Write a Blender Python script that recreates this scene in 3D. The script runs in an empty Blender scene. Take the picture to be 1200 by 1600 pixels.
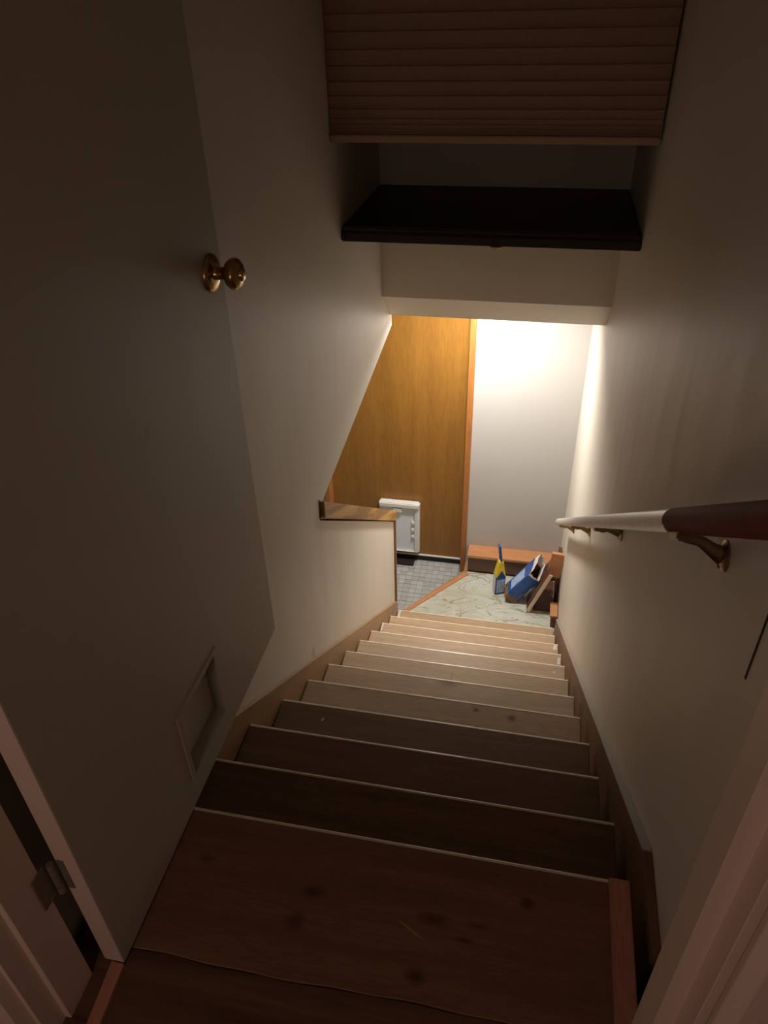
import bpy, bmesh, math, random
from mathutils import Vector, Matrix
random.seed(7)
S = bpy.context.scene
COL = S.collection

# ------------------------------------------------------------------ camera
CAMPOS = Vector((0.72053, -0.83520, 1.44180))
yaw, pitch, roll = -0.2166778, 0.6182055, 0.0294646
cy_, sy_, cp_, sp_ = math.cos(yaw), math.sin(yaw), math.cos(pitch), math.sin(pitch)
fwd = Vector((sy_*cp_, cy_*cp_, -sp_)); rgt = Vector((cy_, -sy_, 0)); dwn = fwd.cross(rgt)
R_ = math.cos(roll)*rgt + math.sin(roll)*dwn
D_ = -math.sin(roll)*rgt + math.cos(roll)*dwn
cam_d = bpy.data.cameras.new('camera')
cam = bpy.data.objects.new('camera', cam_d); COL.objects.link(cam)
m = Matrix((R_, -D_, -fwd)).transposed().to_4x4(); m.translation = CAMPOS
cam.matrix_world = m
cam_d.sensor_fit = 'VERTICAL'; cam_d.sensor_height = 32.0; cam_d.lens = 32.0*1172.7/1600.0
cam_d.clip_start = 0.02
S.camera = cam

# ------------------------------------------------------------------ world, exposure, lights
w = bpy.data.worlds.new('world'); S.world = w; w.use_nodes = True
w.node_tree.nodes['Background'].inputs[0].default_value = (0.9, 0.7, 0.55, 1)
w.node_tree.nodes['Background'].inputs[1].default_value = 0.0
S.view_settings.view_transform = 'Standard'; S.view_settings.look = 'None'
S.view_settings.gamma = 1.0; S.view_settings.use_curve_mapping = False
S.view_settings.exposure = 0.0

def point(name, loc, energy, color, radius):
    l = bpy.data.lights.new(name, 'POINT'); l.energy = energy; l.color = color; l.shadow_soft_size = radius
    o = bpy.data.objects.new(name, l); COL.objects.link(o); o.location = loc
    return o
def disc(name, loc, energy, color, size):
    l = bpy.data.lights.new(name, 'AREA'); l.shape = 'DISK'; l.size = size; l.energy = energy; l.color = color
    o = bpy.data.objects.new(name, l); COL.objects.link(o); o.location = loc
    return o
disc('landing_ceiling_lamp', (0.36, 3.14, 0.012), 28.0, (1.0, 0.95, 0.88), 0.2)
point('landing_lamp_bulb', (0.36, 3.14, -0.07), 4.6, (1.0, 0.93, 0.84), 0.06)
point('hall_fill_light', (0.24, -1.45, 0.90), 5.6, (1.0, 0.70, 0.58), 0.10)  # unseen light added behind the camera to brighten jambs and door edge

# ------------------------------------------------------------------ materials
def new_mat(name):
    mt = bpy.data.materials.new(name); mt.use_nodes = True
    return mt, mt.node_tree.nodes, mt.node_tree.links, mt.node_tree.nodes['Principled BSDF']
def setv(b, rough=.5, metal=0, spec=.5, coat=0):
    b.inputs['Roughness'].default_value = rough; b.inputs['Metallic'].default_value = metal
    b.inputs['Specular IOR Level'].default_value = spec; b.inputs['Coat Weight'].default_value = coat
    b.inputs['Coat Roughness'].default_value = .15
def plain(name, c, rough=.5, metal=0, spec=.5, var=.06, scale=12, bump=0.0):
    mt, N, L, b = new_mat(name); setv(b, rough, metal, spec)
    tc = N.new('ShaderNodeTexCoord'); n = N.new('ShaderNodeTexNoise'); n.inputs['Scale'].default_value = scale
    n.inputs['Detail'].default_value = 4; L.new(tc.outputs['Object'], n.inputs['Vector'])
    r = N.new('ShaderNodeValToRGB'); L.new(n.outputs['Fac'], r.inputs[0])
    r.color_ramp.elements[0].position = .3; r.color_ramp.elements[1].position = .7
    r.color_ramp.elements[0].color = tuple(x*(1-var) for x in c)+(1,)
    r.color_ramp.elements[1].color = tuple(min(1, x*(1+var)) for x in c)+(1,)
    L.new(r.outputs[0], b.inputs['Base Color'])
    if bump:
        bp = N.new('ShaderNodeBump'); bp.inputs['Strength'].default_value = bump; bp.inputs['Distance'].default_value = .002
        L.new(n.outputs['Fac'], bp.inputs['Height']); L.new(bp.outputs[0], b.inputs['Normal'])
    return mt
def paint(name, c, rough=.42, wav=.5, spec=.5):
    """satin wall paint over wavy plaster"""
    mt, N, L, b = new_mat(name); setv(b, rough, 0, spec)
    tc = N.new('ShaderNodeTexCoord')
    n = N.new('ShaderNodeTexNoise'); n.inputs['Scale'].default_value = 1.7; n.inputs['Detail'].default_value = 3
    L.new(tc.outputs['Object'], n.inputs['Vector'])
    r = N.new('ShaderNodeValToRGB'); L.new(n.outputs['Fac'], r.inputs[0])
    r.color_ramp.elements[0].position = .3; r.color_ramp.elements[1].position = .75
    r.color_ramp.elements[0].color = tuple(x*.95 for x in c)+(1,); r.color_ramp.elements[1].color = c+(1,)
    # small scuffs
    v = N.new('ShaderNodeTexNoise'); v.inputs['Scale'].default_value = 9; v.inputs['Detail'].default_value = 6
    L.new(tc.outputs['Object'], v.inputs['Vector'])
    vr = N.new('ShaderNodeValToRGB'); vr.color_ramp.elements[0].position = .22; vr.color_ramp.elements[1].position = .29
    vr.color_ramp.elements[0].color = (.8, .76, .7, 1); vr.color_ramp.elements[1].color = (1, 1, 1, 1)
    L.new(v.outputs['Fac'], vr.inputs[0])
    mx = N.new('ShaderNodeMix'); mx.data_type = 'RGBA'; mx.blend_type = 'MULTIPLY'; mx.inputs[0].default_value = 1
    L.new(r.outputs[0], mx.inputs[6]); L.new(vr.outputs[0], mx.inputs[7]); L.new(mx.outputs[2], b.inputs['Base Color'])
    mp = N.new('ShaderNodeMapping'); mp.inputs['Scale'].default_value = (1, 3.0, .9); L.new(tc.outputs['Object'], mp.inputs[0])
    n2 = N.new('ShaderNodeTexNoise'); n2.inputs['Scale'].default_value = 2.2; n2.inputs['Detail'].default_value = 1.5
    L.new(mp.outputs[0], n2.inputs['Vector'])
    n3 = N.new('ShaderNodeTexNoise'); n3.inputs['Scale'].default_value = 160; n3.inputs['Detail'].default_value = 2
    L.new(tc.outputs['Object'], n3.inputs['Vector'])
    b1 = N.new('ShaderNodeBump'); b1.inputs['Strength'].default_value = wav; b1.inputs['Distance'].default_value = .012
    L.new(n2.outputs['Fac'], b1.inputs['Height'])
    b2 = N.new('ShaderNodeBump'); b2.inputs['Strength'].default_value = .12; b2.inputs['Distance'].default_value = .001
    L.new(n3.outputs['Fac'], b2.inputs['Height']); L.new(b1.outputs[0], b2.inputs['Normal']); L.new(b2.outputs[0], b.inputs['Normal'])
    return mt
def wood(name, light, dark, axis='x', rough=.4, scale=1.0, knots=0.0, coat=0, contrast=1.0, spec=.5, tilt=0):
    """grain runs along the given object axis"""
    mt, N, L, b = new_mat(name); setv(b, rough, 0, spec, coat)
    tc = N.new('ShaderNodeTexCoord'); gi = N.new('ShaderNodeObjectInfo')
    off = N.new('ShaderNodeVectorMath'); off.operation = 'SCALE'; off.inputs['Scale'].default_value = 7.3
    cx = N.new('ShaderNodeCombineXYZ')
    for k in range(3): L.new(gi.outputs['Random'], cx.inputs[k])
    L.new(cx.outputs[0], off.inputs[0])
    ad = N.new('ShaderNodeVectorMath'); ad.operation = 'ADD'; L.new(tc.outputs['Object'], ad.inputs[0]); L.new(off.outputs[0], ad.inputs[1])
    if tilt:
        vr_ = N.new('ShaderNodeVectorRotate'); vr_.rotation_type = 'X_AXIS'; vr_.inputs['Angle'].default_value = tilt
        L.new(ad.outputs[0], vr_.inputs['Vector']); ad = vr_
    mp = N.new('ShaderNodeMapping')
    sc = {'x': (1.2, 14, 14), 'y': (14, 1.2, 14), 'z': (14, 14, 1.2)}[axis]
    mp.inputs['Scale'].default_value = tuple(s*scale for s in sc); L.new(ad.outputs[0], mp.inputs[0])
    n = N.new('ShaderNodeTexNoise'); n.inputs['Scale'].default_value = 1.6; n.inputs['Detail'].default_value = 5
    n.inputs['Distortion'].default_value = .6; L.new(mp.outputs[0], n.inputs['Vector'])
    r = N.new('ShaderNodeValToRGB'); L.new(n.outputs['Fac'], r.inputs[0])
    r.color_ramp.elements[0].position = .5-.22/contrast; r.color_ramp.elements[1].position = .5+.2/contrast
    r.color_ramp.elements[0].color = dark+(1,); r.color_ramp.elements[1].color = light+(1,)
    n2 = N.new('ShaderNodeTexNoise'); n2.inputs['Scale'].default_value = 18; n2.inputs['Detail'].default_value = 3
    L.new(mp.outputs[0], n2.inputs['Vector'])
    mr = N.new('ShaderNodeMapRange'); mr.inputs[1].default_value = .35; mr.inputs[2].default_value = .65
    mr.inputs[3].default_value = .86; mr.inputs[4].default_value = 1.04; L.new(n2.outputs['Fac'], mr.inputs[0])
    mx = N.new('ShaderNodeMix'); mx.data_type = 'RGBA'; mx.blend_type = 'MULTIPLY'; mx.inputs[0].default_value = 1
    L.new(r.outputs[0], mx.inputs[6]); L.new(mr.outputs[0], mx.inputs[7]); last = mx.outputs[2]
    if knots:
        mk = N.new('ShaderNodeMapping'); mk.inputs['Scale'].default_value = {'x': (.8, 1.25, 1.25), 'y': (1.25, .8, 1.25), 'z': (1.25, 1.25, .8)}[axis]
        L.new(ad.outputs[0], mk.inputs[0])
        v = N.new('ShaderNodeTexVoronoi'); v.inputs['Scale'].default_value = knots; L.new(mk.outputs[0], v.inputs['Vector'])
        nz = N.new('ShaderNodeMath'); nz.operation = 'MULTIPLY_ADD'; nz.inputs[1].default_value = .05; L.new(n.outputs['Fac'], nz.inputs[0]); L.new(v.outputs['Distance'], nz.inputs[2])
        kr = N.new('ShaderNodeValToRGB'); kr.color_ramp.elements[0].position = .05; kr.color_ramp.elements[1].position = .12
        kr.color_ramp.elements[0].color = (.25, .17, .12, 1); kr.color_ramp.elements[1].color = (1, 1, 1, 1)
        L.new(nz.outputs[0], kr.inputs[0])
        m2 = N.new('ShaderNodeMix'); m2.data_type = 'RGBA'; m2.blend_type = 'MULTIPLY'; m2.inputs[0].default_value = 1
        L.new(last, m2.inputs[6]); L.new(kr.outputs[0], m2.inputs[7]); last = m2.outputs[2]
    L.new(last, b.inputs['Base Color'])
    bp = N.new('ShaderNodeBump'); bp.inputs['Strength'].default_value = .15; bp.inputs['Distance'].default_value = .001
    L.new(n.outputs['Fac'], bp.inputs['Height']); L.new(bp.outputs[0], b.inputs['Normal'])
    return mt

M = {}
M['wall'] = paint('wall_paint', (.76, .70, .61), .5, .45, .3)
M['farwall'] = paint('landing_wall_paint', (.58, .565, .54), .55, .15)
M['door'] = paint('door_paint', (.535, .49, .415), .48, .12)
M['trim'] = paint('trim_paint', (.80, .63, .55), .45, .05)
M['white'] = plain('white_paint', (.66, .62, .55), .45, var=.04)
M['tread'] = wood('tread_wood', (.50, .35, .215), (.41, .28, .165), 'x', .52, 1.0, 1.6, spec=.3)
M['capgrey'] = plain('stringer_cap_paint', (.36, .31, .26), .5, var=.05)
# darker red brown wood for the top three steps
M['stained'] = wood('dark_step_wood', (.27, .165, .095), (.195, .118, .068), 'x', .55, 1.0, 0, spec=.25)
M['edge'] = plain('worn_edge_wood', (.82, .70, .54), .3, var=.10, scale=30)
M['plat'] = wood('landing_wood', (.29, .155, .088), (.205, .108, .062), 'x', .55, 1.0, spec=.25)
M['rough'] = wood('rough_floor_wood', (.20, .11, .064), (.09, .05, .03), 'x', .6, .9, contrast=1.3, spec=.2)
M['redstrip'] = wood('red_strip_wood', (.62, .30, .21), (.46, .20, .14), 'y', .5)
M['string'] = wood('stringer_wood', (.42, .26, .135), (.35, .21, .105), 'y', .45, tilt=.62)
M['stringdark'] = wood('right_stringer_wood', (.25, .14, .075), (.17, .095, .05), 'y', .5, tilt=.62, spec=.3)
M['dark'] = wood('dark_stained_wood', (.035, .022, .014), (.018, .011, .007), 'x', .45)
M['entry'] = wood('entry_door_wood', (.35, .165, .030), (.28, .125, .022), 'z', .38, .55, contrast=.8)
M['casing'] = wood('casing_wood', (.50, .20, .055), (.36, .135, .04), 'z', .4)
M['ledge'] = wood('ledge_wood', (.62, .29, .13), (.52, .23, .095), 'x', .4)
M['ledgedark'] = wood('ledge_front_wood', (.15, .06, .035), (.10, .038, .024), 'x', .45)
M['oak'] = wood('oak_cap', (.64, .38, .12), (.34, .18, .06), 'y', .38, .9, contrast=2.2, tilt=.50)
M['oakdark'] = wood('oak_end_trim', (.40, .22, .10), (.30, .16, .07), 'z', .4)
M['black'] = plain('black_gap', (.012, .010, .008), .8)
M['brass'] = plain('brass', (.46, .31, .13), .25, 1.0, var=.08)
M['oldbrass'] = plain('aged_brass', (.30, .22, .115), .38, 1.0, var=.15)
M['hinge'] = plain('painted_hinge', (.26, .21, .17), .6, .3, var=.2, scale=60)
M['rail'] = wood('rail_bare_wood', (.66, .60, .55), (.56, .50, .45), 'y', .28)
M['railred'] = plain('rail_red_stain', (.17, .03, .02), .7, var=.12, spec=.15)
M['shade'] = plain('shade_fabric', (.40, .275, .19), .9, spec=.1, var=.04, scale=60)
M['shaderail'] = plain('shade_rail', (.54, .39, .28), .7, var=.03)
M['pet'] = plain('pet_door_plastic', (.84, .82, .78), .35, var=.02)
M['petpanel'] = plain('pet_door_panel', (.84, .90, .96), .3, var=.02)
M['blue'] = plain('blue_print', (.025, .105, .38), .35, var=.3, scale=14)
M['lightblue'] = plain('light_blue_print', (.42, .56, .80), .35, var=.25, scale=25)
M['navy'] = plain('navy_print', (.02, .05, .19), .35, var=.2)
M['yellow'] = plain('yellow_print', (.85, .62, .03), .35, var=.15, scale=30)
M['paper'] = plain('torn_white_paper', (.82, .77, .73), .8, var=.08, scale=40)
M['kraft'] = plain('brown_kraft', (.24, .135, .065), .8, var=.35, scale=50)
M['kraftdark'] = plain('bag_inside', (.10, .05, .03), .9, var=.2)
M['grout'] = plain('tile_grout', (.27, .27, .25), .8, var=.1)

def tile_mat(name):
    mt, N, L, b = new_mat(name); setv(b, .3, 0, .5)
    gi = N.new('ShaderNodeObjectInfo'); tc = N.new('ShaderNodeTexCoord')
    n = N.new('ShaderNodeTexNoise'); n.inputs['Scale'].default_value = 11; n.inputs['Detail'].default_value = 4
    L.new(tc.outputs['Object'], n.inputs['Vector'])
    a = N.new('ShaderNodeMath'); a.operation = 'MULTIPLY_ADD'; a.inputs[1].default_value = .55
    L.new(gi.outputs['Random'], a.inputs[0]); mm = N.new('ShaderNodeMath'); mm.operation = 'MULTIPLY'; mm.inputs[1].default_value = .5
    L.new(n.outputs['Fac'], mm.inputs[0]); L.new(mm.outputs[0], a.inputs[2])
    r = N.new('ShaderNodeValToRGB'); r.color_ramp.elements[0].color = (.38, .375, .355, 1); r.color_ramp.elements[1].color = (.52, .53, .52, 1)
    r.color_ramp.elements[0].position = .15; r.color_ramp.elements[1].position = .9
    L.new(a.outputs[0], r.inputs[0]); L.new(r.outputs[0], b.inputs['Base Color'])
    return mt
M['tile'] = tile_mat('grey_mosaic_tile')

def marble_mat():
    mt, N, L, b = new_mat('veined_sheet'); setv(b, .35)
    tc = N.new('ShaderNodeTexCoord')
    base = N.new('ShaderNodeTexNoise'); base.inputs['Scale'].default_value = 5; base.inputs['Detail'].default_value = 4
    L.new(tc.outputs['Object'], base.inputs['Vector'])
    r0 = N.new('ShaderNodeValToRGB'); r0.color_ramp.elements[0].color = (.47, .47, .37, 1); r0.color_ramp.elements[1].color = (.62, .63, .56, 1)
    r0.color_ramp.elements[0].position = .3; r0.color_ramp.elements[1].position = .65; L.new(base.outputs['Fac'], r0.inputs[0])
    last = r0.outputs[0]
    for (sc, wd, col, rz, dist) in ((2.6, .020, (.24, .19, .11, 1), .4, 1.3), (3.9, .016, (.32, .28, .17, 1), 1.7, 1.8), (2.0, .022, (.46, .41, .28, 1), 2.6, .9)):
        mp = N.new('ShaderNodeMapping'); mp.inputs['Rotation'].default_value = (0, 0, rz); mp.inputs['Location'].default_value = (rz*3, rz, rz)
        mp.inputs['Scale'].default_value = (1, 1.8, 1); L.new(tc.outputs['Object'], mp.inputs[0])
        n = N.new('ShaderNodeTexNoise'); n.inputs['Scale'].default_value = sc; n.inputs['Detail'].default_value = 2.5; n.inputs['Distortion'].default_value = dist
        L.new(mp.outputs[0], n.inputs['Vector'])
        s = N.new('ShaderNodeMath'); s.operation = 'SUBTRACT'; s.inputs[1].default_value = .5; L.new(n.outputs['Fac'], s.inputs[0])
        ab = N.new('ShaderNodeMath'); ab.operation = 'ABSOLUTE'; L.new(s.outputs[0], ab.inputs[0])
        mr = N.new('ShaderNodeMapRange'); mr.inputs[1].default_value = 0; mr.inputs[2].default_value = wd
        mr.inputs[3].default_value = .8; mr.inputs[4].default_value = 0; L.new(ab.outputs[0], mr.inputs[0])
        mx = N.new('ShaderNodeMix'); mx.data_type = 'RGBA'; L.new(mr.outputs[0], mx.inputs[0]); L.new(last, mx.inputs[6]); mx.inputs[7].default_value = col
        last = mx.outputs[2]
    L.new(last, b.inputs['Base Color'])
    return mt
M['marble'] = marble_mat()

def plat_knots(mt, knots, ox=-.5, oy=.2, oz=0):
    """dark knots of the landing plywood at their real places"""
    N, L = mt.node_tree.nodes, mt.node_tree.links; b = N['Principled BSDF']
    src = b.inputs['Base Color'].links[0].from_socket; last = src
    tc = N.new('ShaderNodeTexCoord')
    nz = N.new('ShaderNodeTexNoise'); nz.inputs['Scale'].default_value = 25; L.new(tc.outputs['Object'], nz.inputs['Vector'])
    for (x, y, rx, ry, st) in knots:
        mp = N.new('ShaderNodeMapping'); mp.vector_type = 'TEXTURE'; mp.inputs['Location'].default_value = (x+ox, y+oy, oz); mp.inputs['Scale'].default_value = (rx, ry, 1)
        L.new(tc.outputs['Object'], mp.inputs[0])
        ln = N.new('ShaderNodeVectorMath'); ln.operation = 'LENGTH'; L.new(mp.outputs[0], ln.inputs[0])
        ma = N.new('ShaderNodeMath'); ma.operation = 'MULTIPLY_ADD'; ma.inputs[1].default_value = .8; L.new(nz.outputs['Fac'], ma.inputs[0]); L.new(ln.outputs['Value'], ma.inputs[2])
        mr = N.new('ShaderNodeMapRange'); mr.inputs[1].default_value = .7; mr.inputs[2].default_value = 1.5; mr.inputs[3].default_value = st; mr.inputs[4].default_value = 0
        L.new(ma.outputs[0], mr.inputs[0])
        mx = N.new('ShaderNodeMix'); mx.data_type = 'RGBA'; L.new(mr.outputs[0], mx.inputs[0]); L.new(last, mx.inputs[6]); mx.inputs[7].default_value = (.07, .032, .02, 1)
        last = mx.outputs[2]
    L.new(last, b.inputs['Base Color'])
plat_knots(M['plat'], [(.402, -.126, .028, .016, .85), (.382, -.186, .022, .02, .7), (.641, -.133, .036, .016, .7), (.81, -.07, .018, .014, .85),
                       (.62, -.236, .022, .017, .85), (.72, -.13, .02, .007, .6), (.17, -.10, .02, .012, .6), (.70, -.16, .022, .006, .6)])

def pale_scuff(mt, x0, y0, x1, y1, wd):
    N, L = mt.node_tree.nodes, mt.node_tree.links; b = N['Principled BSDF']; last = b.inputs['Base Color'].links[0].from_socket
    tc = N.new('ShaderNodeTexCoord'); mp = N.new('ShaderNodeMapping'); mp.vector_type = 'TEXTURE'
    mp.inputs['Location'].default_value = ((x0+x1)/2, (y0+y1)/2, 0); mp.inputs['Rotation'].default_value = (0, 0, math.atan2(y1-y0, x1-x0))
    mp.inputs['Scale'].default_value = (math.hypot(x1-x0, y1-y0)/2, wd, 1); L.new(tc.outputs['Object'], mp.inputs[0])
    ln = N.new('ShaderNodeVectorMath'); ln.operation = 'LENGTH'; L.new(mp.outputs[0], ln.inputs[0])
    mr = N.new('ShaderNodeMapRange'); mr.inputs[1].default_value = .6; mr.inputs[2].default_value = 1.1; mr.inputs[3].default_value = .6; mr.inputs[4].default_value = 0
    L.new(ln.outputs['Value'], mr.inputs[0])
    mx = N.new('ShaderNodeMix'); mx.data_type = 'RGBA'; L.new(mr.outputs[0], mx.inputs[0]); L.new(last, mx.inputs[6]); mx.inputs[7].default_value = (.5, .32, .2, 1)
    L.new(mx.outputs[2], b.inputs['Base Color'])
M['treadknot'] = wood('tread_wood_knotty', (.49, .34, .21), (.40, .27, .16), 'x', .52, 1.0, 0, spec=.3)
plat_knots(M['treadknot'], [(.641, .985, .016, .012, .85), (.769, .970, .018, .018, .85), (.184, 1.0, .03, .006, .5)], -.5, 0, 8*.181619)
pale_scuff(M['plat'], .57-.5, -.144+.2, .626-.5, -.174+.2, .003)

def nosep(y0, y1, z0, z1, rad):
    return [(y0, z0), (y1, z0)] + [(y1-rad+rad*math.cos(t*math.pi/12), z1-rad+rad*math.sin(t*math.pi/12)) for t in range(7)] + [(y0, z1)]
# ------------------------------------------------------------------ geometry helpers
def link(name, me, mat, parent=None):
    o = bpy.data.objects.new(name, me); COL.objects.link(o)
    for mm in (mat if isinstance(mat, (list, tuple)) else [mat]): me.materials.append(mm)
    if parent is not None: o.parent = parent; o.matrix_parent_inverse = Matrix()
    return o
def finish(bm, name, mat, parent=None, bevel=0, seg=2, smooth=False):
    bmesh.ops.recalc_face_normals(bm, faces=bm.faces)
    if bevel:
        bmesh.ops.bevel(bm, geom=[e for e in bm.edges if len(e.link_faces) == 2 and e.calc_face_angle(0) > .5], offset=bevel, segments=seg, affect='EDGES', clamp_overlap=True)
    me = bpy.data.meshes.new(name); bm.to_mesh(me); bm.free()
    if smooth:
        for p in me.polygons: p.use_smooth = True
        try: me.set_sharp_from_angle(angle=math.radians(40))
        except Exception: pass
    return link(name, me, mat, parent)
def off(parent):
    return parent.matrix_basis.translation if parent is not None else Vector((0, 0, 0))
def add_box(bm, x0, x1, y0, y1, z0, z1):
    v = [bm.verts.new((x, y, z)) for z in (z0, z1) for y in (y0, y1) for x in (x0, x1)]
    for f in ((0, 2, 3, 1), (4, 5, 7, 6), (0, 1, 5, 4), (2, 6, 7, 3), (0, 4, 6, 2), (1, 3, 7, 5)): bm.faces.new([v[i] for i in f])
def box(name, x0, x1, y0, y1, z0, z1, mat, parent=None, bevel=0, seg=2):
    """box given in world coordinates; parents in this file are never rotated when this is used"""
    o = root_off(parent); bm = bmesh.new(); add_box(bm, x0-o.x, x1-o.x, y0-o.y, y1-o.y, z0-o.z, z1-o.z)
    return finish(bm, name, mat, parent, bevel, seg)
def root_off(parent):
    t = Vector((0, 0, 0))
    while parent is not None: t += parent.location; parent = parent.parent
    return t
def prism(name, pts, axis, a0, a1, mat, parent=None, bevel=0, seg=2):
    """extrude a polygon (world coords in the plane normal to axis) from a0 to a1"""
    o = root_off(parent); bm = bmesh.new()
    def P(u, v, a):
        c = {'x': (a, u, v), 'y': (u, a, v), 'z': (u, v, a)}[axis]
        return Vector(c) - o
    A = [bm.verts.new(P(u, v, a0)) for u, v in pts]; B = [bm.verts.new(P(u, v, a1)) for u, v in pts]
    bm.faces.new(A[::-1]); bm.faces.new(B); n = len(pts)
    for i in range(n): bm.faces.new((A[i], A[(i+1) % n], B[(i+1) % n], B[i]))
    return finish(bm, name, mat, parent, bevel, seg)
def lathe(name, prof, n, mat, parent=None, mtx=Matrix(), smooth=True):
    """prof: (radius, height) along local z"""
    bm = bmesh.new(); rings = []
    for (r, h) in prof:
        rings.append([bm.verts.new(mtx @ Vector((r*math.cos(2*math.pi*i/n), r*math.sin(2*math.pi*i/n), h))) for i in range(n)])
    for a, b in zip(rings, rings[1:]):
        for i in range(n): bm.faces.new((a[i], a[(i+1) % n], b[(i+1) % n], b[i]))
    bm.faces.new(rings[0][::-1]); bm.faces.new(rings[-1])
    return finish(bm, name, mat, parent, smooth=smooth)
def sweep(name, path, prof, mat, parent=None, up=Vector((0, 0, 1)), scales=None, smooth=True):
    """closed profile (u sideways, v up) along a path in local coordinates"""
    bm = bmesh.new(); rings = []; path = [Vector(p) for p in path]
    for i, p in enumerate(path):
        t = (path[min(i+1, len(path)-1)] - path[max(i-1, 0)]).normalized(); s = t.cross(up).normalized(); u = s.cross(t)
        k = scales[i] if scales else 1
        rings.append([bm.verts.new(p + s*a*k + u*b_*k) for a, b_ in prof])
    n = len(prof)
    for a, b_ in zip(rings, rings[1:]):
        for i in range(n): bm.faces.new((a[i], a[(i+1) % n], b_[(i+1) % n], b_[i]))
    bm.faces.new(rings[0][::-1]); bm.faces.new(rings[-1])
    return finish(bm, name, mat, parent, smooth=smooth)
def circ(r, n=12, sx=1, sy=1): return [(r*sx*math.cos(2*math.pi*i/n), r*sy*math.sin(2*math.pi*i/n)) for i in range(n)]
def empty(name, loc, rotz=0):
    o = bpy.data.objects.new(name, None); COL.objects.link(o); o.location = loc; o.rotation_euler = (0, 0, rotz); o.empty_display_size = .1
    return o
def tag(o, label, cat=None, group=None, kind=None):
    o['label'] = label
    if cat: o['category'] = cat
    if group: o['group'] = group
    if kind: o['kind'] = kind
    return o
def setting(o, label, cat): return tag(o, label, cat, kind='structure')

# ------------------------------------------------------------------ dimensions
G, RISE = .255, .181619
XL, XR = -.02, 1.05           # stairwell wall faces
NT = 11                       # treads below the top landing
ZL = -12*RISE                 # lower landing level
ZT = ZL - .10                 # tiled floor level
YF = 3.62                     # far wall face

# ------------------------------------------------------------------ structure: walls, floors, ceilings
wl = prism('wall_left', [(-.32, 2.4), (2.62, 2.4), (2.85, 2.4), (2.85, -.035), (1.447, -.188), (1.385, -.215), (1.385, -.245), (2.79, -1.262), (2.79, ZT), (-.32, ZT)], 'x', -.12, XL, M['wall'])
setting(wl, 'off white left stairwell wall cut away above the sloping oak cap', 'wall')
wr = box('wall_right', XR, XR+.1, -.32, YF+.1, ZT, 2.4, M['wall']); setting(wr, 'off white right stairwell wall carrying the handrail', 'wall')
wh = prism('wall_header', [(2.64, 2.4), (2.64, .64), (2.62, .64), (2.62, .197), (2.80, .042), (2.80, .04), (2.95, .04), (2.95, 2.4)], 'x', XL, XR, M['wall'])
setting(wh, 'off white header wall with sloped underside below the dark shelf', 'wall')
wf = box('wall_far', .362, XR, YF, YF+.1, ZT, .04, M['farwall']); setting(wf, 'brightly lit white far wall right of the wooden entry door', 'wall')
wf2 = box('wall_far_left', -2.2, -.70, YF, YF+.1, ZT, .04, M['farwall']); setting(wf2, 'white far wall sliver left of the wooden entry door', 'wall')
wf3 = box('wall_far_top', -.70, .362, YF, YF+.1, -.13, .04, M['farwall']); setting(wf3, 'white wall strip above the wooden entry door', 'wall')
wb = box('wall_left_room', -2.3, -2.2, .6, YF+.1, ZT, .04, M['farwall']); setting(wb, 'plain side wall of the lower room behind the half wall', 'wall')
wb2 = box('wall_back_room', -2.2, -.12, .5, .6, ZT, .04, M['farwall']); setting(wb2, 'plain back wall of the lower room under the upper floor', 'wall')
cl = box('ceiling_lower', -2.3, XR, 2.95, YF+.1, .04, .14, M['farwall']); setting(cl, 'white ceiling over the lower landing', 'ceiling')
cl2 = box('ceiling_lower_room', -2.3, -.12, .5, 2.95, .04, .14, M['farwall']); setting(cl2, 'white ceiling of the lower room left of the stairs', 'ceiling')
cu = box('ceiling', -1.2, 2.0, -2.9, 2.95, 2.4, 2.5, M['wall']); setting(cu, 'off white ceiling over the stairwell and hall', 'ceiling')
# doorway wall between hall and stairs
dwl = box('wall_doorway_left', -1.2, .028, -.45, -.335, 0, 2.4, M['wall']); setting(dwl, 'wall left of the upper doorway', 'wall')
dwr = box('wall_doorway_right', .985, 2.0, -.43, -.32, 0, 2.4, M['wall']); setting(dwr, 'wall right of the upper doorway', 'wall')
dwt = box('wall_doorway_top', .028, .985, -.44, -.33, 2.1, 2.4, M['wall']); setting(dwt, 'wall above the upper doorway', 'wall')
hb = box('wall_hall_back', -1.2, 2.0, -2.9, -2.8, 0, 2.4, M['wall']); setting(hb, 'hall wall behind the viewer', 'wall')
hl = box('wall_hall_left', -1.3, -1.2, -2.9, -.335, 0, 2.4, M['wall']); setting(hl, 'hall wall left of the viewer', 'wall')
hr = box('wall_hall_right', 2.0, 2.1, -2.9, -.32, 0, 2.4, M['wall']); setting(hr, 'hall wall right of the viewer', 'wall')

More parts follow.
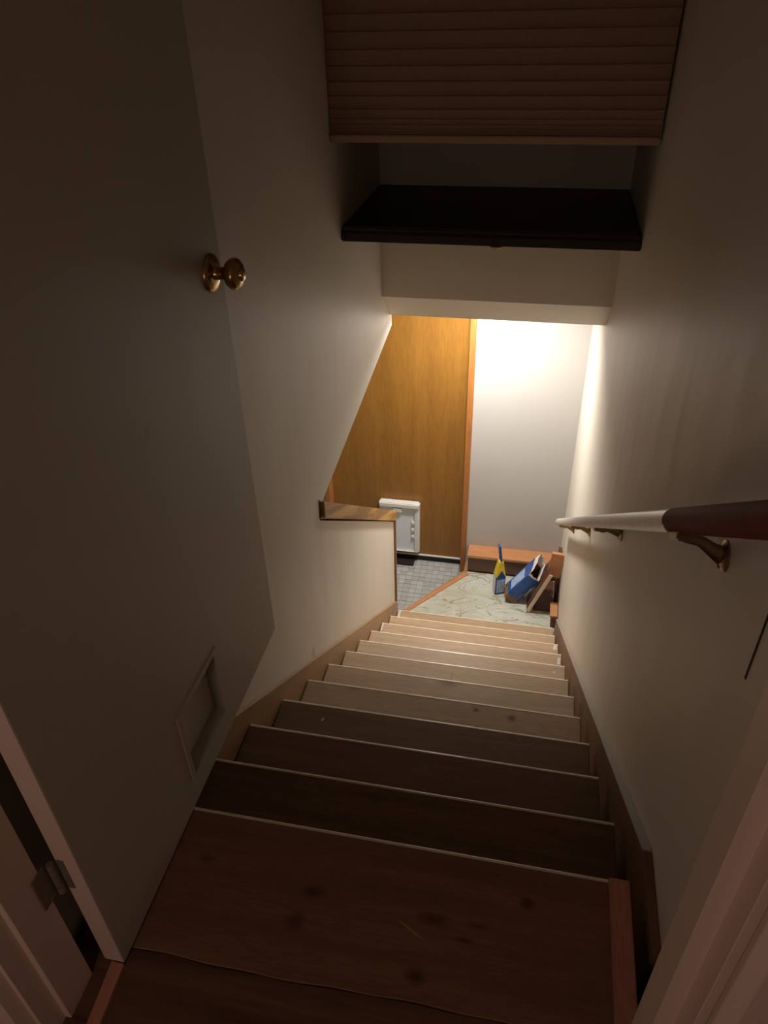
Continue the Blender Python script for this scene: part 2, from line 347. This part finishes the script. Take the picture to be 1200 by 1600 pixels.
# upper floor: rough boards in the doorway, smoother plywood landing ahead of them
fu = empty('floor_upper', (.5, -.2, 0)); setting(fu, 'brown plywood floor at the head of the stairs', 'floor')
bm = bmesh.new()
wav = []
for i in range(41):
    x = .0 + i/40*.97
    wav.append((x, -.288 + .0022*math.sin(x*13) + .0012*math.sin(x*41+1) + (.012*x)))
pts = [(.97, 0), (0, 0)] + wav
prism('plywood_board', [(a, b) for a, b in pts], 'z', -.02, 0.0, M['plat'], fu, .0015, 1)
prism('rough_board', [(x, y-.0008-.002*abs(math.sin(x*17))) for x, y in wav][::-1] + [(0, -.60), (1.0, -.60), (1.0, -.34), (.972, -.34)], 'z', -.02, -.0015, M['rough'], fu)
box('subfloor', -.02, 1.005, -.60, -.005, -.10, -.021, M['rough'], fu)
e_ = prism('plywood_nosing', nosep(-.0005, .009, -.025, .0002, .008), 'x', .0, .961, M['edge'], fu); e_['label'] = 'pale worn front edge'
box('top_riser', .0, 1.005, -.014, .0, -RISE-.0, -.102, M['tread'], fu)
fh = box('floor_hall', -1.2, 2.0, -2.8, -.60, -.1, -.004, M['rough']); setting(fh, 'dark wooden hall floor behind the doorway', 'floor')
rs = box('trim_1', .961, 1.0, -.44, .006, -.004, .010, M['redstrip'], None, .002); setting(rs, 'reddish wooden strip along the right edge of the upper floor', 'trim')
ts = prism('trim_2', [(.079, -.318), (.103, -.318), (.111, -.47), (.089, -.47)], 'z', -.004, .008, M['redstrip']); setting(ts, 'short reddish floor strip under the left door hinge edge', 'trim')

# lower tiled floor with its mosaic tiles
fl = box('floor_lower', -2.3, XR, .5, YF+.1, ZT-.1, ZT-.004, M['grout']); setting(fl, 'grey mosaic tiled floor before the entry door', 'floor')
TS = .0475
tbm = bmesh.new(); add_box(tbm, -.0222, .0222, -.0222, .0222, -.004, .0004)
bmesh.ops.recalc_face_normals(tbm, faces=tbm.faces)
tme = bpy.data.meshes.new('tile'); tbm.to_mesh(tme); tbm.free(); tme.materials.append(M['tile'])
rest = bmesh.new(); cnt = 0
ny = int((3.76-.62)/TS); nx = int(2.55/TS)
for j in range(ny):
    for i in range(nx):
        x = -2.16+TS*(i+.5); y = 3.77-TS*(j+.5)
        if x > .33 + .0 and y > 3.50: continue
        if y < 2.85 and x > -.14: continue
        if x > -.14 and (x-.0) - (y-3.0)*.80 > -.02 and x > -.02: continue
        vis = (-.30 < x < .36 and 2.9 < y < 3.70)
        if vis and cnt < 290:
            t = bpy.data.objects.new('tile', tme); COL.objects.link(t); t.parent = fl; t.location = (x, y, ZT+random.uniform(-.0008, .0006)); cnt += 1
            t.rotation_euler = (random.uniform(-.012, .012), random.uniform(-.012, .012), 0)
        else: add_box(rest, x-.0222, x+.0222, y-.0222, y+.0222, ZT-.004, ZT+.0004)
rt = finish(rest, 'tile_field', M['tile'], fl); rt['kind'] = 'stuff'

# ------------------------------------------------------------------ staircase
st = empty('staircase', (.5, 0, ZL)); tag(st, 'long straight wooden staircase descending between the two stairwell walls', 'staircase')
for k in range(1, NT+1):
    z = -RISE*k; y0 = G*(k-1)-.02; y1 = G*k
    xa, xb = 0.0+random.uniform(-.002, .004), 1.011+random.uniform(-.004, .002)
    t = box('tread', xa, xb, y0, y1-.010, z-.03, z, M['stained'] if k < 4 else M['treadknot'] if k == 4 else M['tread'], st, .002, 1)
    nz_ = prism('nosing_edge', nosep(y1-.010, y1+.001, z-.03, z+.0002, .008), 'x', xa, xb, M['edge'], t); nz_['label'] = 'pale worn front edge'
    # material grain needs object space: fine, box is in local coords of staircase
    ztop = z-.03; zbot = -RISE*(k+1)
    box('riser', xa+.002, xb-.002, y1-.045, y1-.030, zbot, ztop, M['tread'], st)
# stringers
s_ = .71223
pl = [(-.30, -.005), (.06, -.005)] if False else []
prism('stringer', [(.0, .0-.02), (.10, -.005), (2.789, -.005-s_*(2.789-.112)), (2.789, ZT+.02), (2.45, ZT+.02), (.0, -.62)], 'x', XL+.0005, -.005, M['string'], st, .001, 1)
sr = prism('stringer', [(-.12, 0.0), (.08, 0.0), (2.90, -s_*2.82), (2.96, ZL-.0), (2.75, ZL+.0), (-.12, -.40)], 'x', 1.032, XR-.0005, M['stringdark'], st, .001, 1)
prism('stringer_cap', [(.08, 0.0), (.082, .003), (2.90, .003-s_*2.82), (2.90, -s_*2.82)], 'x', 1.030, XR-.0005, M['capgrey'], sr)['label'] = 'greyish painted top edge'
# chips of white paint left at the ends of the lowest treads
for (k, x0_, x1_, y0_, y1_) in ((11, .004, .020, -.10, -.01), (10, .004, .012, -.02, -.004), (9, .004, .014, -.07, -.01), (9, .985, 1.006, -.05, -.012), (8, .992, 1.007, -.08, -.03), (7, .955, .968, -.06, -.045), (11, .50, .510, -.09, -.08), (11, .72, .732, -.10, -.09), (6, .50, .505, -.13, -.05), (3, .15, .158, -.07, -.055)):
    z = -RISE*k
    cpm = M['white'] if k != 6 else M['ledgedark']
    pts = [(x0_, G*k+y0_), (x1_, G*k+y0_+.004), (x1_-.002, G*k+(y0_+y1_)/2), (x1_, G*k+y1_), (x0_+.002, G*k+y1_-.002)]
    c_ = prism('paint_chip', pts, 'z', z+.0001, z+.0009, cpm, st)

# ------------------------------------------------------------------ half wall cap and end trim
hc = empty('half_wall_cap', (-.05, 1.40, -.2)); tag(hc, 'sloping oak cap rail on top of the left half wall', 'trim board')
q = math.atan2(1.145-.169, 2.743-1.406); sl = math.tan(q)
def capz(y): return -.169 - sl*(y-1.406)
prism('cap_board', [(1.408, capz(1.408)), (2.815, capz(2.815)), (2.815, capz(2.815)-.078), (1.402, capz(1.402)-.078)], 'x', -.135, -.004, M['oak'], hc, .003)
prism('end_board', [(2.792, capz(2.80)-.08), (2.812, capz(2.81)-.08), (2.812, ZT), (2.792, ZT)], 'x', -.135, -.008, M['oakdark'], hc, .002)
gp = prism('end_gap', [(1.386, -.150), (1.403, -.163), (1.396, -.243), (1.380, -.232)], 'x', XL-.02, XL+.0012, M['black'], hc); gp['label'] = 'black gap at the upper end of the cap'

# ------------------------------------------------------------------ lower landing
ld = empty('lower_landing', (.5, 3.2, ZT)); tag(ld, 'raised corner landing covered with pale green veined sheet', 'landing')
A0, A1 = (-.0, 3.00), (.375, 3.475)
# diagonal front edge from the half wall to the far wall
prism('landing_deck', [(.02, 2.806), (1.030, 2.806), (1.030, 2.965), (XR-.002, 2.965), (XR-.002, YF-.002), (.365, YF-.002), (.365, 3.50), (.02, 3.03)], 'z', ZT+.001, ZL-.003, M['string'], ld)
ms = prism('veined_sheet', [(.04, 2.806), (1.030, 2.806), (1.030, 2.965), (XR-.003, 2.965), (XR-.003, 3.488), (.40, 3.488), (.40, 3.490), (.04, 3.035)], 'z', ZL-.003, ZL, M['marble'], ld)
dx, dy = .375, .475; ln = math.hypot(dx, dy); nx_, ny_ = -dy/ln, dx/ln
prism('edge_strip', [(.0, 3.0), (.37, 3.468), (.37-nx_*.032+.012, 3.468-ny_*.032+.012), (.0-nx_*.034, 3.0-ny_*.034), (.03, 2.83), (.0, 2.83)], 'z', ZT+.001, ZL+.006, M['ledge'], ld, .002)

# ------------------------------------------------------------------ entry door in the far wall
d2 = empty('door_2', (-.18, 3.70, ZT)); setting(d2, 'orange brown wooden entry door with a white pet flap', 'door')
box('door_leaf', -.665, .318, 3.70, 3.745, ZT+.045, -.165, M['entry'], d2, .002)
cr = box('casing', .324, .362, 3.598, 3.76, ZT, -.13, M['casing'], d2, .003)
box('casing', -.70, -.664, 3.598, 3.76, ZT, -.13, M['casing'], d2, .003)
box('casing', -.664, .324, 3.63, 3.76, -.165, -.13, M['casing'], d2, .003)
box('threshold', -.664, .324, 3.685, 3.76, ZT, ZT+.042, M['black'], d2, .002)['label'] = 'black threshold strip'
box('weatherstrip', -.664, .322, 3.688, 3.70, ZT+.043, ZT+.052, M['pet'], d2)['label'] = 'thin pale sweep strip'
# pet door
PX0, PX1, PZ0, PZ1, PY = -.303, .002, -2.185, -1.728, 3.645
pd = empty('pet_door', (0, 0, 0)); pd.parent = d2; pd.location = (PX0+.18, 0, PZ0-ZT)
bm = bmesh.new(); o = root_off(pd)
def framebm(bm, x0, x1, z0, z1, ix0, ix1, iz0, iz1, yf, yb, o):
    P = lambda x, y, z: bm.verts.new((x-o.x, y-o.y, z-o.z))
    of = [P(x0, yf, z0), P(x1, yf, z0), P(x1, yf, z1), P(x0, yf, z1)]; inn = [P(ix0, yf, iz0), P(ix1, yf, iz0), P(ix1, yf, iz1), P(ix0, yf, iz1)]
    ob = [P(x0, yb, z0), P(x1, yb, z0), P(x1, yb, z1), P(x0, yb, z1)]; ib = [P(ix0, yb, iz0), P(ix1, yb, iz0), P(ix1, yb, iz1), P(ix0, yb, iz1)]
    for i in range(4):
        j = (i+1) % 4
        bm.faces.new((of[i], of[j], inn[j], inn[i])); bm.faces.new((of[i], ob[i], ob[j], of[j])); bm.faces.new((inn[i], inn[j], ib[j], ib[i])); bm.faces.new((ob[i], ib[i], ib[j], ob[j]))
framebm(bm, PX0, PX1, PZ0, PZ1, PX0+.028, PX1-.045, PZ0+.022, PZ1-.035, PY, 3.70, o)
finish(bm, 'pet_door_frame', M['pet'], pd, .010, 4)['label'] = 'white rounded frame'
pp = box('pet_door_panel', PX0+.026, PX1-.043, PY+.012, PY+.022, PZ0+.02, PZ1-.033, M['petpanel'], pd, .001); pp['label'] = 'pale grey closing panel'
box('pet_door_catch', -.200, -.130, PY-.010, PY+.013, PZ1-.078, PZ1-.044, M['pet'], pd, .004, 3)
for zz in (-1.90, -1.965, -2.03):
    box('pet_door_clip', PX1-.060, PX1-.036, PY-.002, PY+.012, zz-.012, zz+.012, M['pet'], pd, .003)
box('pet_door_hood', PX0+.002, PX1-.002, PY-.014, PY+.012, PZ1-.034, PZ1+.004, M['pet'], pd, .006, 4)
dm = box('door_mat_strip', -.45, -.035, 3.60, 3.684, ZT+.001, ZT+.012, M['black'], None, .002)
tag(dm, 'dark flat mat strip on the tiles under the white pet flap', 'mat')

# ------------------------------------------------------------------ wooden ledge along the far wall
lg = empty('wooden_ledge', (.70, 3.55, ZL)); tag(lg, 'long low stained wooden ledge along the foot of the bright far wall', 'ledge')
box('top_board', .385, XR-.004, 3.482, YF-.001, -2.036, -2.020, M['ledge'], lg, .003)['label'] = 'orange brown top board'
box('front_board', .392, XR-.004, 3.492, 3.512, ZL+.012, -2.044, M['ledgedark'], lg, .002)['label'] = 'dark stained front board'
box('groove_strip', .390, XR-.004, 3.489, 3.512, -2.044, -2.036, M['edge'], lg)['label'] = 'thin pale line under the top'
box('toe_strip', .40, XR-.004, 3.50, 3.52, ZL+.0005, ZL+.012, M['black'], lg)
le = empty('wooden_ledge_end', (1.02, 3.07, ZL)); tag(le, 'short low stained wooden ledge block against the right wall by the last step', 'ledge')
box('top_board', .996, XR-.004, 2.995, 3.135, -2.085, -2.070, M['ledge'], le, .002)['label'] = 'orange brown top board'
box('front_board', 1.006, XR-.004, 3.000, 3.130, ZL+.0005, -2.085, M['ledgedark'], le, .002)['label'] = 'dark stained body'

# ------------------------------------------------------------------ leaning boards
of_ = empty('wood_offcut', (.84, 3.12, ZL)); tag(of_, 'L shaped wooden offcut leaning against the right wall on the lower landing', 'wood offcut')
lean = math.atan2(.125, .345)
def slab(name, c0, ax, length, w_, t_, mat, parent, ydep):
    pass
o = root_off(of_)
a = Vector((math.sin(lean), 0, math.cos(lean))); n_ = Vector((-a.z, 0, a.x))
def obox(name, P0, U, V, W, lu, lv, lw, mat, parent, bevel=.002):
    o = root_off(parent); bm = bmesh.new(); add_box(bm, 0, lu, 0, lv, 0, lw); mt = Matrix((U, V, W)).transposed().to_4x4(); mt.translation = P0 - o
    bmesh.ops.transform(bm, matrix=mt, verts=bm.verts); return finish(bm, name, mat, parent, bevel)
obox('side_board', Vector((.862, 3.125, ZL+.004)), a, Vector((0, 1, 0)), n_, .37, .16, .024, M['ledgedark'], of_)['label'] = 'dark stained board'
obox('board_edge', Vector((.862, 3.118, ZL+.004)), a, Vector((0, 1, 0)), n_, .37, .007, .025, M['edge'], of_)['label'] = 'pale sawn edge'
b2 = Vector((math.sin(.10), 0, math.cos(.10)))
obox('head_board', Vector((.950, 3.19, -1.895)), b2, Vector((0, .97, .242)), Vector((-b2.z, 0, b2.x)).cross(Vector((0, 0, 0))) if False else b2.cross(Vector((0, .97, .242))).normalized()*-1 if False else Vector((0, .97, .242)).cross(b2).normalized(), .20, .022, .088, M['ledge'], of_)['label'] = 'orange brown cross board'
dk = empty('dark_plank', (1.03, 3.3, ZL)); tag(dk, 'dark stained plank standing against the right wall behind the leaning offcut', 'plank')
box('plank_board', 1.024, 1.046, 3.26, 3.46, ZL+.001, -1.84, M['ledgedark'], dk, .002)

fp = empty('shade_sheet', (.97, 3.3, ZL)); tag(fp, 'flat dark brown sheet added for the shade under the leaning offcut', 'plank')
box('plank_board', .892, 1.018, 3.15, 3.47, ZL+.0005, ZL+.018, M['ledgedark'], fp, .002)  # added dark sheet standing in for the shade under the offcut
# ------------------------------------------------------------------ blue and yellow carton
ct = empty('carton', (.634, 3.305, ZL), math.radians(24)); tag(ct, 'upright small blue carton with yellow gable top and tall blue fin', 'carton')
bm = bmesh.new(); add_box(bm, -.036, .036, -.030, .030, .0005, .158); finish(bm, 'carton_body', M['blue'], ct, .003)
bm = bmesh.new(); add_box(bm, -.028, .030, -.0315, -.030, .018, .135); finish(bm, 'front_label', M['lightblue'], ct)
bm = bmesh.new(); add_box(bm, -.0375, -.036, -.024, .024, .008, .150); finish(bm, 'side_label', M['paper'], ct)['label'] = 'white printed side'
bm = bmesh.new()
V = [bm.verts.new(p) for p in ((-.036, -.03, .158), (.036, -.03, .158), (.036, .03, .158), (-.036, .03, .158), (-.014, -.022, .285), (.016, -.022, .285), (.016, .022, .285), (-.014, .022, .285))]
for f in ((0, 1, 5, 4), (1, 2, 6, 5), (2, 3, 7, 6), (3, 0, 4, 7), (4, 5, 6, 7), (3, 2, 1, 0)): bm.faces.new([V[i] for i in f])
finish(bm, 'gable_top', M['yellow'], ct, .002)
bm = bmesh.new()
V = [bm.verts.new(p) for p in ((-.030, -.0315, .1585), (.034, -.0315, .1585), (.004, -.0285, .215), (-.030, -.029, .1585), (.034, -.029, .1585), (.004, -.026, .215))]
for f in ((0, 1, 2), (5, 4, 3), (0, 3, 4, 1), (1, 4, 5, 2), (2, 5, 3, 0)): bm.faces.new([V[i] for i in f])
finish(bm, 'gable_fold', M['navy'], ct)
bm = bmesh.new()
V = [bm.verts.new(p) for p in ((.0, -.02, .25), (.014, -.02, .25), (.014, .02, .25), (.0, .02, .25), (-.024, -.018, .425), (-.012, -.018, .425), (-.012, .018, .43), (-.024, .018, .43))]
for f in ((0, 1, 5, 4), (1, 2, 6, 5), (2, 3, 7, 6), (3, 0, 4, 7), (4, 5, 6, 7), (3, 2, 1, 0)): bm.faces.new([V[i] for i in f])
finish(bm, 'top_fin', M['blue'], ct, .002)

# ------------------------------------------------------------------ torn blue bag
bg = empty('torn_bag', (.73, 3.22, ZL)); tag(bg, 'torn open blue paper bag with ragged white rim tilted against the boards', 'bag')
ax = Vector((.56, 0, .8285)); nn = Vector((-.8285, 0, .56))
Wd, Dp, Lf = .090, .13, .27
base = Vector((.764, 3.20, ZL+.012))
def bag_shell(name, s0, s1f, s1b, inset, mat, parent, jag=0, cap=False):
    o = root_off(parent); bm = bmesh.new()
    ring = []
    k = 8
    for side in range(4):
        for i in range(k):
            f = i/k
            if side == 0: u, v = f, 0
            elif side == 1: u, v = 1, f
            elif side == 2: u, v = 1-f, 1
            else: u, v = 0, 1-f
            ring.append((u, v))
    def pt(u, v, s):
        bul = .006*math.sin(math.pi*u)*(1 if v in (0, 1) else 0)*(1 if v else -1)
        U = inset+(Wd-2*inset)*u; Vv = inset+(Dp-2*inset)*v+bul
        return base + nn*U + Vector((0, 1, 0))*Vv + ax*s - o
    rows = []
    ns = 5
    for j in range(ns+1):
        row = []
        for idx, (u, v) in enumerate(ring):
            end = s1f + (s1b-s1f)*(v*.6+.4*u*(v > .05))
            jj = (random.Random(idx*3+1).uniform(-jag, jag)) if j == ns else 0
            s = s0 + (end-s0)*j/ns + jj
            row.append(bm.verts.new(pt(u, v, s)))
        rows.append(row)
    n = len(ring)
    for r0, r1 in zip(rows, rows[1:]):
        for i in range(n): bm.faces.new((r0[i], r0[(i+1) % n], r1[(i+1) % n], r1[i]))
    if cap: bm.faces.new(rows[0][::-1])
    me = bpy.data.meshes.new(name); bm.to_mesh(me); bm.free()
    ob = link(name, me, mat, parent); md = ob.modifiers.new('thick', 'SOLIDIFY'); md.thickness = .002; md.offset = 0
    return ob
bag_shell('bag_wall', .022, .25, .315, 0, M['blue'], bg, .003)
bag_shell('bag_lining', .01, .262, .370, .0035, M['paper'], bg, .009)['label'] = 'ragged white paper rim'
bag_shell('bag_inside', .01, .235, .300, .007, M['kraftdark'], bg, .004, True)['label'] = 'dark brown inside'
bag_shell('bag_base', -.012, .026, .026, -.001, M['kraft'], bg, 0, True)['label'] = 'brown kraft base'
bg_l = obox('side_print', base+nn*(Wd+.002)+ax*.06+Vector((0, .012, 0)), ax, Vector((0, 1, 0)), nn, .15, .10, .001, M['lightblue'], bg, 0); bg_l['label'] = 'light blue and pink printed side'

# ------------------------------------------------------------------ dark shelf, cellular shade
sh = empty('shelf', (.5, 2.28, .65)); tag(sh, 'deep black brown wooden shelf spanning the stairwell under the window shade', 'shelf')
box('shelf_board', XL+.001, XR-.001, 1.945, 2.639, .660, .697, M['dark'], sh, .002)
box('front_edge', XL-.0, XR-.0, 1.928, 1.948, .648, .682, M['dark'], sh, .004, 3)
box('front_bead', XL+.001, XR-.001, 1.936, 1.95, .682, .701, M['dark'], sh, .005, 3)
lathe('shelf_button', [(.024, 0), (.024, -.004), (.018, -.010), (.006, -.013)], 20, M['oakdark'], sh, Matrix.Translation((.05, -.335, -.001)))
cs = empty('cellular_shade', (.51, 1.85, 1.0)); tag(cs, 'brown pleated cellular window shade hanging above the dark shelf', 'window shade')
zs = [1.020, 1.0285, 1.037, 1.050, 1.0665, 1.0955, 1.1335, 1.174, 1.217, 1.262, 1.310, 1.3565]
while zs[-1] < 2.2: zs.append(zs[-1]+.048)
for i, (za, zb) in enumerate(zip(zs, zs[1:])):
    d = min(.006, (zb-za)*.25)
    prof = [(1.872, za), (1.862, za), (1.862-d*.3, za+(zb-za)*.3), (1.862-d*.65, za+(zb-za)*.7), (1.862-d, za+(zb-za)*.93), (1.862, zb), (1.872, zb)]
    prism('pleat', prof, 'x', XL+.002, 1.042, M['shade'], cs, 0)
box('bottom_rail', XL+.001, 1.043, 1.846, 1.876, .996, 1.019, M['shaderail'], cs, .003, 3)['label'] = 'smooth bottom rail'
box('head_rail', XL+.001, 1.043, 1.846, 1.88, zs[-1], zs[-1]+.05, M['shaderail'], cs, .003)
box('cord', 1.0445, 1.0465, 1.858, 1.861, 1.01, zs[-1], M['black'], cs)['label'] = 'thin dark side cord'

# ------------------------------------------------------------------ open door folded against the left wall
def dxx(y): return .104 + (.104-.104)*y
d1 = empty('door_1', (.1, -.315, .01)); setting(d1, 'off white painted flush door standing open against the left wall', 'door')
DX = .104; HY0, HY1, HZ0, HZ1 = .032, .210, .082, .262       # cat hatch opening
o = root_off(d1)
# leaf as frame around the hatch opening
bm = bmesh.new()
ys = [-.315, HY0, HY1, .548]; zz = [.010, HZ0, HZ1, 2.04]
def V3(x, y, z): return bm.verts.new((x-o.x, y-o.y, z-o.z))
F = [[V3(DX, y, z) for z in zz] for y in ys]; B = [[V3(DX-.038, y, z) for z in zz] for y in ys]
for i in range(3):
    for j in range(3):
        if i == 1 and j == 1: continue
        bm.faces.new((F[i][j], F[i+1][j], F[i+1][j+1], F[i][j+1])); bm.faces.new((B[i][j], B[i][j+1], B[i+1][j+1], B[i+1][j]))
for j in range(3):
    bm.faces.new((F[0][j], F[0][j+1], B[0][j+1], B[0][j])); bm.faces.new((F[3][j], B[3][j], B[3][j+1], F[3][j+1]))
    bm.faces.new((F[j][0], B[j][0], B[j+1][0], F[j+1][0])); bm.faces.new((F[j][3], F[j+1][3], B[j+1][3], B[j][3]))
bm.faces.new((F[1][1], F[1][2], B[1][2], B[1][1])); bm.faces.new((F[2][1], B[2][1], B[2][2], F[2][2]))
bm.faces.new((F[1][1], B[1][1], B[2][1], F[2][1])); bm.faces.new((F[1][2], F[2][2], B[2][2], B[1][2]))
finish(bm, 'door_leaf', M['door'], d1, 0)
eb = box('hinge_edge', DX-.0375, DX-.0005, -.317, -.315, .011, 2.03, M['trim'], d1); eb['label'] = 'hinge edge with the pink hall light painted in'  # lighter pink colour paints the hall light onto this edge
# raised frame and sunken flap of the cat hatch
hf = bmesh.new()
def ring_box(bm, y0, y1, z0, z1, t, x0, x1, o):
    for (a0, a1, c0, c1) in ((y0, y1, z0, z0+t), (y0, y1, z1-t, z1), (y0, y0+t, z0+t, z1-t), (y1-t, y1, z0+t, z1-t)):
        add_box(bm, x0-o.x, x1-o.x, a0-o.y, a1-o.y, c0-o.z, c1-o.z)
ring_box(hf, HY0-.014, HY1+.008, HZ0-.014, HZ1+.012, .014, DX, DX+.003, o)
hatch = finish(hf, 'hatch_frame', M['door'], d1)
box('hatch_flap', DX-.034, DX-.028, HY0+.001, HY1-.001, HZ0+.001, HZ1-.001, M['white'], d1, .001)
# knob
kb = empty('knob', (0, 0, 0)); kb.parent = d1; kb.location = (DX-.1, .495+.315, .993-.01)
RY = Matrix.Rotation(math.radians(90), 4, 'Y')
lathe('rosette', [(.036, 0), (.036, .003), (.033, .007), (.024, .010), (.016, .011)], 36, M['brass'], kb, RY)['label'] = 'round brass rosette'
lathe('knob_handle', [(.014, .010), (.0125, .014), (.0115, .026), (.015, .031), (.023, .035), (.0285, .042), (.030, .049), (.028, .055), (.022, .060), (.013, .062), (.012, .066), (.010, .067)], 36, M['brass'], kb, RY)['label'] = 'stepped brass knob'
# hinges (bottom one shows)
for hz in (.258, 1.02, 1.80):
    hg = empty('hinge', (0, 0, 0)); hg.parent = d1; hg.location = (.062-.1, -.326+.315, hz-.01)
    bm = bmesh.new(); add_box(bm, .006, .018, .0075, .0095, 0, .08); finish(bm, 'hinge_leaf', M['hinge'], hg, .0008)
    bm = bmesh.new(); add_box(bm, -.0100, -.0080, -.034, -.004, 0, .08); finish(bm, 'hinge_leaf', M['hinge'], hg, .0008)
    for i in range(5): lathe('hinge_knuckle', [(.0058, .016*i+.0006), (.0062, .016*i+.002), (.0062, .016*i+.014), (.0058, .016*i+.0154)], 14, M['hinge'], hg)

# ------------------------------------------------------------------ upper doorway jambs
jl = prism('trim_3', [(.028, -.340), (.051, -.340), (.051, -.412), (.041, -.412), (.041, -.452), (.028, -.452)], 'z', -.0035, 2.1, M['trim'], None, .001, 1)
setting(jl, 'painted left jamb of the upper doorway beside the open door', 'door jamb')
cg = prism('trim_4', [(.034, -.453), (.030, -.476), (.010, -.480), (-.012, -.474), (-.05, -.470), (-.06, -.4505), (.034, -.4505)], 'z', -.0035, 2.14, M['trim'], None, .001, 1)
setting(cg, 'painted moulded casing at the left of the upper doorway', 'door casing')
jr = prism('trim_5', [(.950, -.327), (.950, -.382), (.972, -.382), (.972, -.419), (.984, -.419), (.984, -.327)], 'z', -.05, 2.1, M['trim'], None, .001, 1)
setting(jr, 'painted right jamb of the upper doorway with its door stop', 'door jamb')
cgr = prism('trim_6', [(.976, -.4305), (.976, -.440), (.990, -.452), (1.02, -.448), (1.06, -.450), (1.065, -.4305)], 'z', -.0035, 2.14, M['trim'], None, .001, 1)
setting(cgr, 'painted moulded casing at the right of the upper doorway', 'door casing')
# plate with a slit on the right wall just inside the doorway
bm = bmesh.new()
pl_ = prism('trim_7', [(-.05, .48), (-.05, 1.6), (-.30, 1.6), (-.30, .48)], 'x', XR-.0025, XR, M['wall'], None, .001, 1)
setting(pl_, 'thin painted wall strip beside the right jamb', 'trim')
sl_ = box('slit', XR-.0036, XR-.0020, -.0515, -.0465, .648, .80, M['black'], pl_); sl_['label'] = 'narrow dark slit'

# ------------------------------------------------------------------ handrail
hrl = empty('handrail', (.975, 0, 0)); tag(hrl, 'sloping wooden handrail on brass brackets along the right wall', 'handrail')
def railz(y): return .872 - .7225*(y+.0) + 0.0
rr = [(.0195, .004), (.0195, -.012), (.013, -.0205), (-.013, -.0205), (-.0195, -.012), (-.0195, .004), (-.015, .014), (-.007, .0195), (.007, .0195), (.015, .014)]
ymax = 3.10
Yc = .235
sweep('rail', [(0, Yc-.01, railz(Yc-.01)), (0, ymax, railz(ymax))], rr, M['rail'], hrl)['label'] = 'pale bare wood rail'
sweep('rail_sleeve', [(0, -.30, railz(-.30)), (0, Yc, railz(Yc))], circ(.0212, 24), M['railred'], hrl)['label'] = 'dark red stained upper length'
for (yb, zb) in ((.18, .682), (1.178, -.017), (2.012, -.626), (2.79, -1.19)):
    br = empty('bracket', (0, 0, 0)); br.parent = hrl; br.location = (0, yb, railz(yb)-.021)
    dz = zb - (railz(yb)-.021)
    # saddle under the rail
    dirv = Vector((0, 1, -.7225)).normalized(); upv = Vector((1, 0, 0)).cross(dirv)
    bm = bmesh.new(); add_box(bm, -.013, .013, -.036, .036, -.015, 0)
    mt = Matrix((Vector((1, 0, 0)), dirv, Vector((1, 0, 0)).cross(dirv))).transposed().to_4x4()
    bmesh.ops.transform(bm, matrix=mt, verts=bm.verts); finish(bm, 'bracket_saddle', M['oldbrass'], br, .003)
    p0 = Vector((0, 0, -.006)); p3 = Vector((.071, 0, dz)); 
    pa = [p0, Vector((.014, 0, -.012)), Vector((.032, 0, dz*.38)), Vector((.052, 0, dz*.74)), p3]
    sweep('bracket_arm', pa, circ(.0085, 12, 1.25, .8), M['oldbrass'], br, up=Vector((0, 1, 0)), scales=[.9, .9, .95, 1.15, 1.7])
    lathe('bracket_plate', [(.026, .0749), (.026, .072), (.020, .069), (.012, .066)][::-1], 24, M['oldbrass'], br, Matrix.Translation((0, 0, dz)) @ RY)
    lathe('bracket_screw', [(.004, .0735), (.004, .0675), (.002, .066)][::-1], 10, M['oldbrass'], br, Matrix.Translation((0, 0, dz-.021)) @ RY)
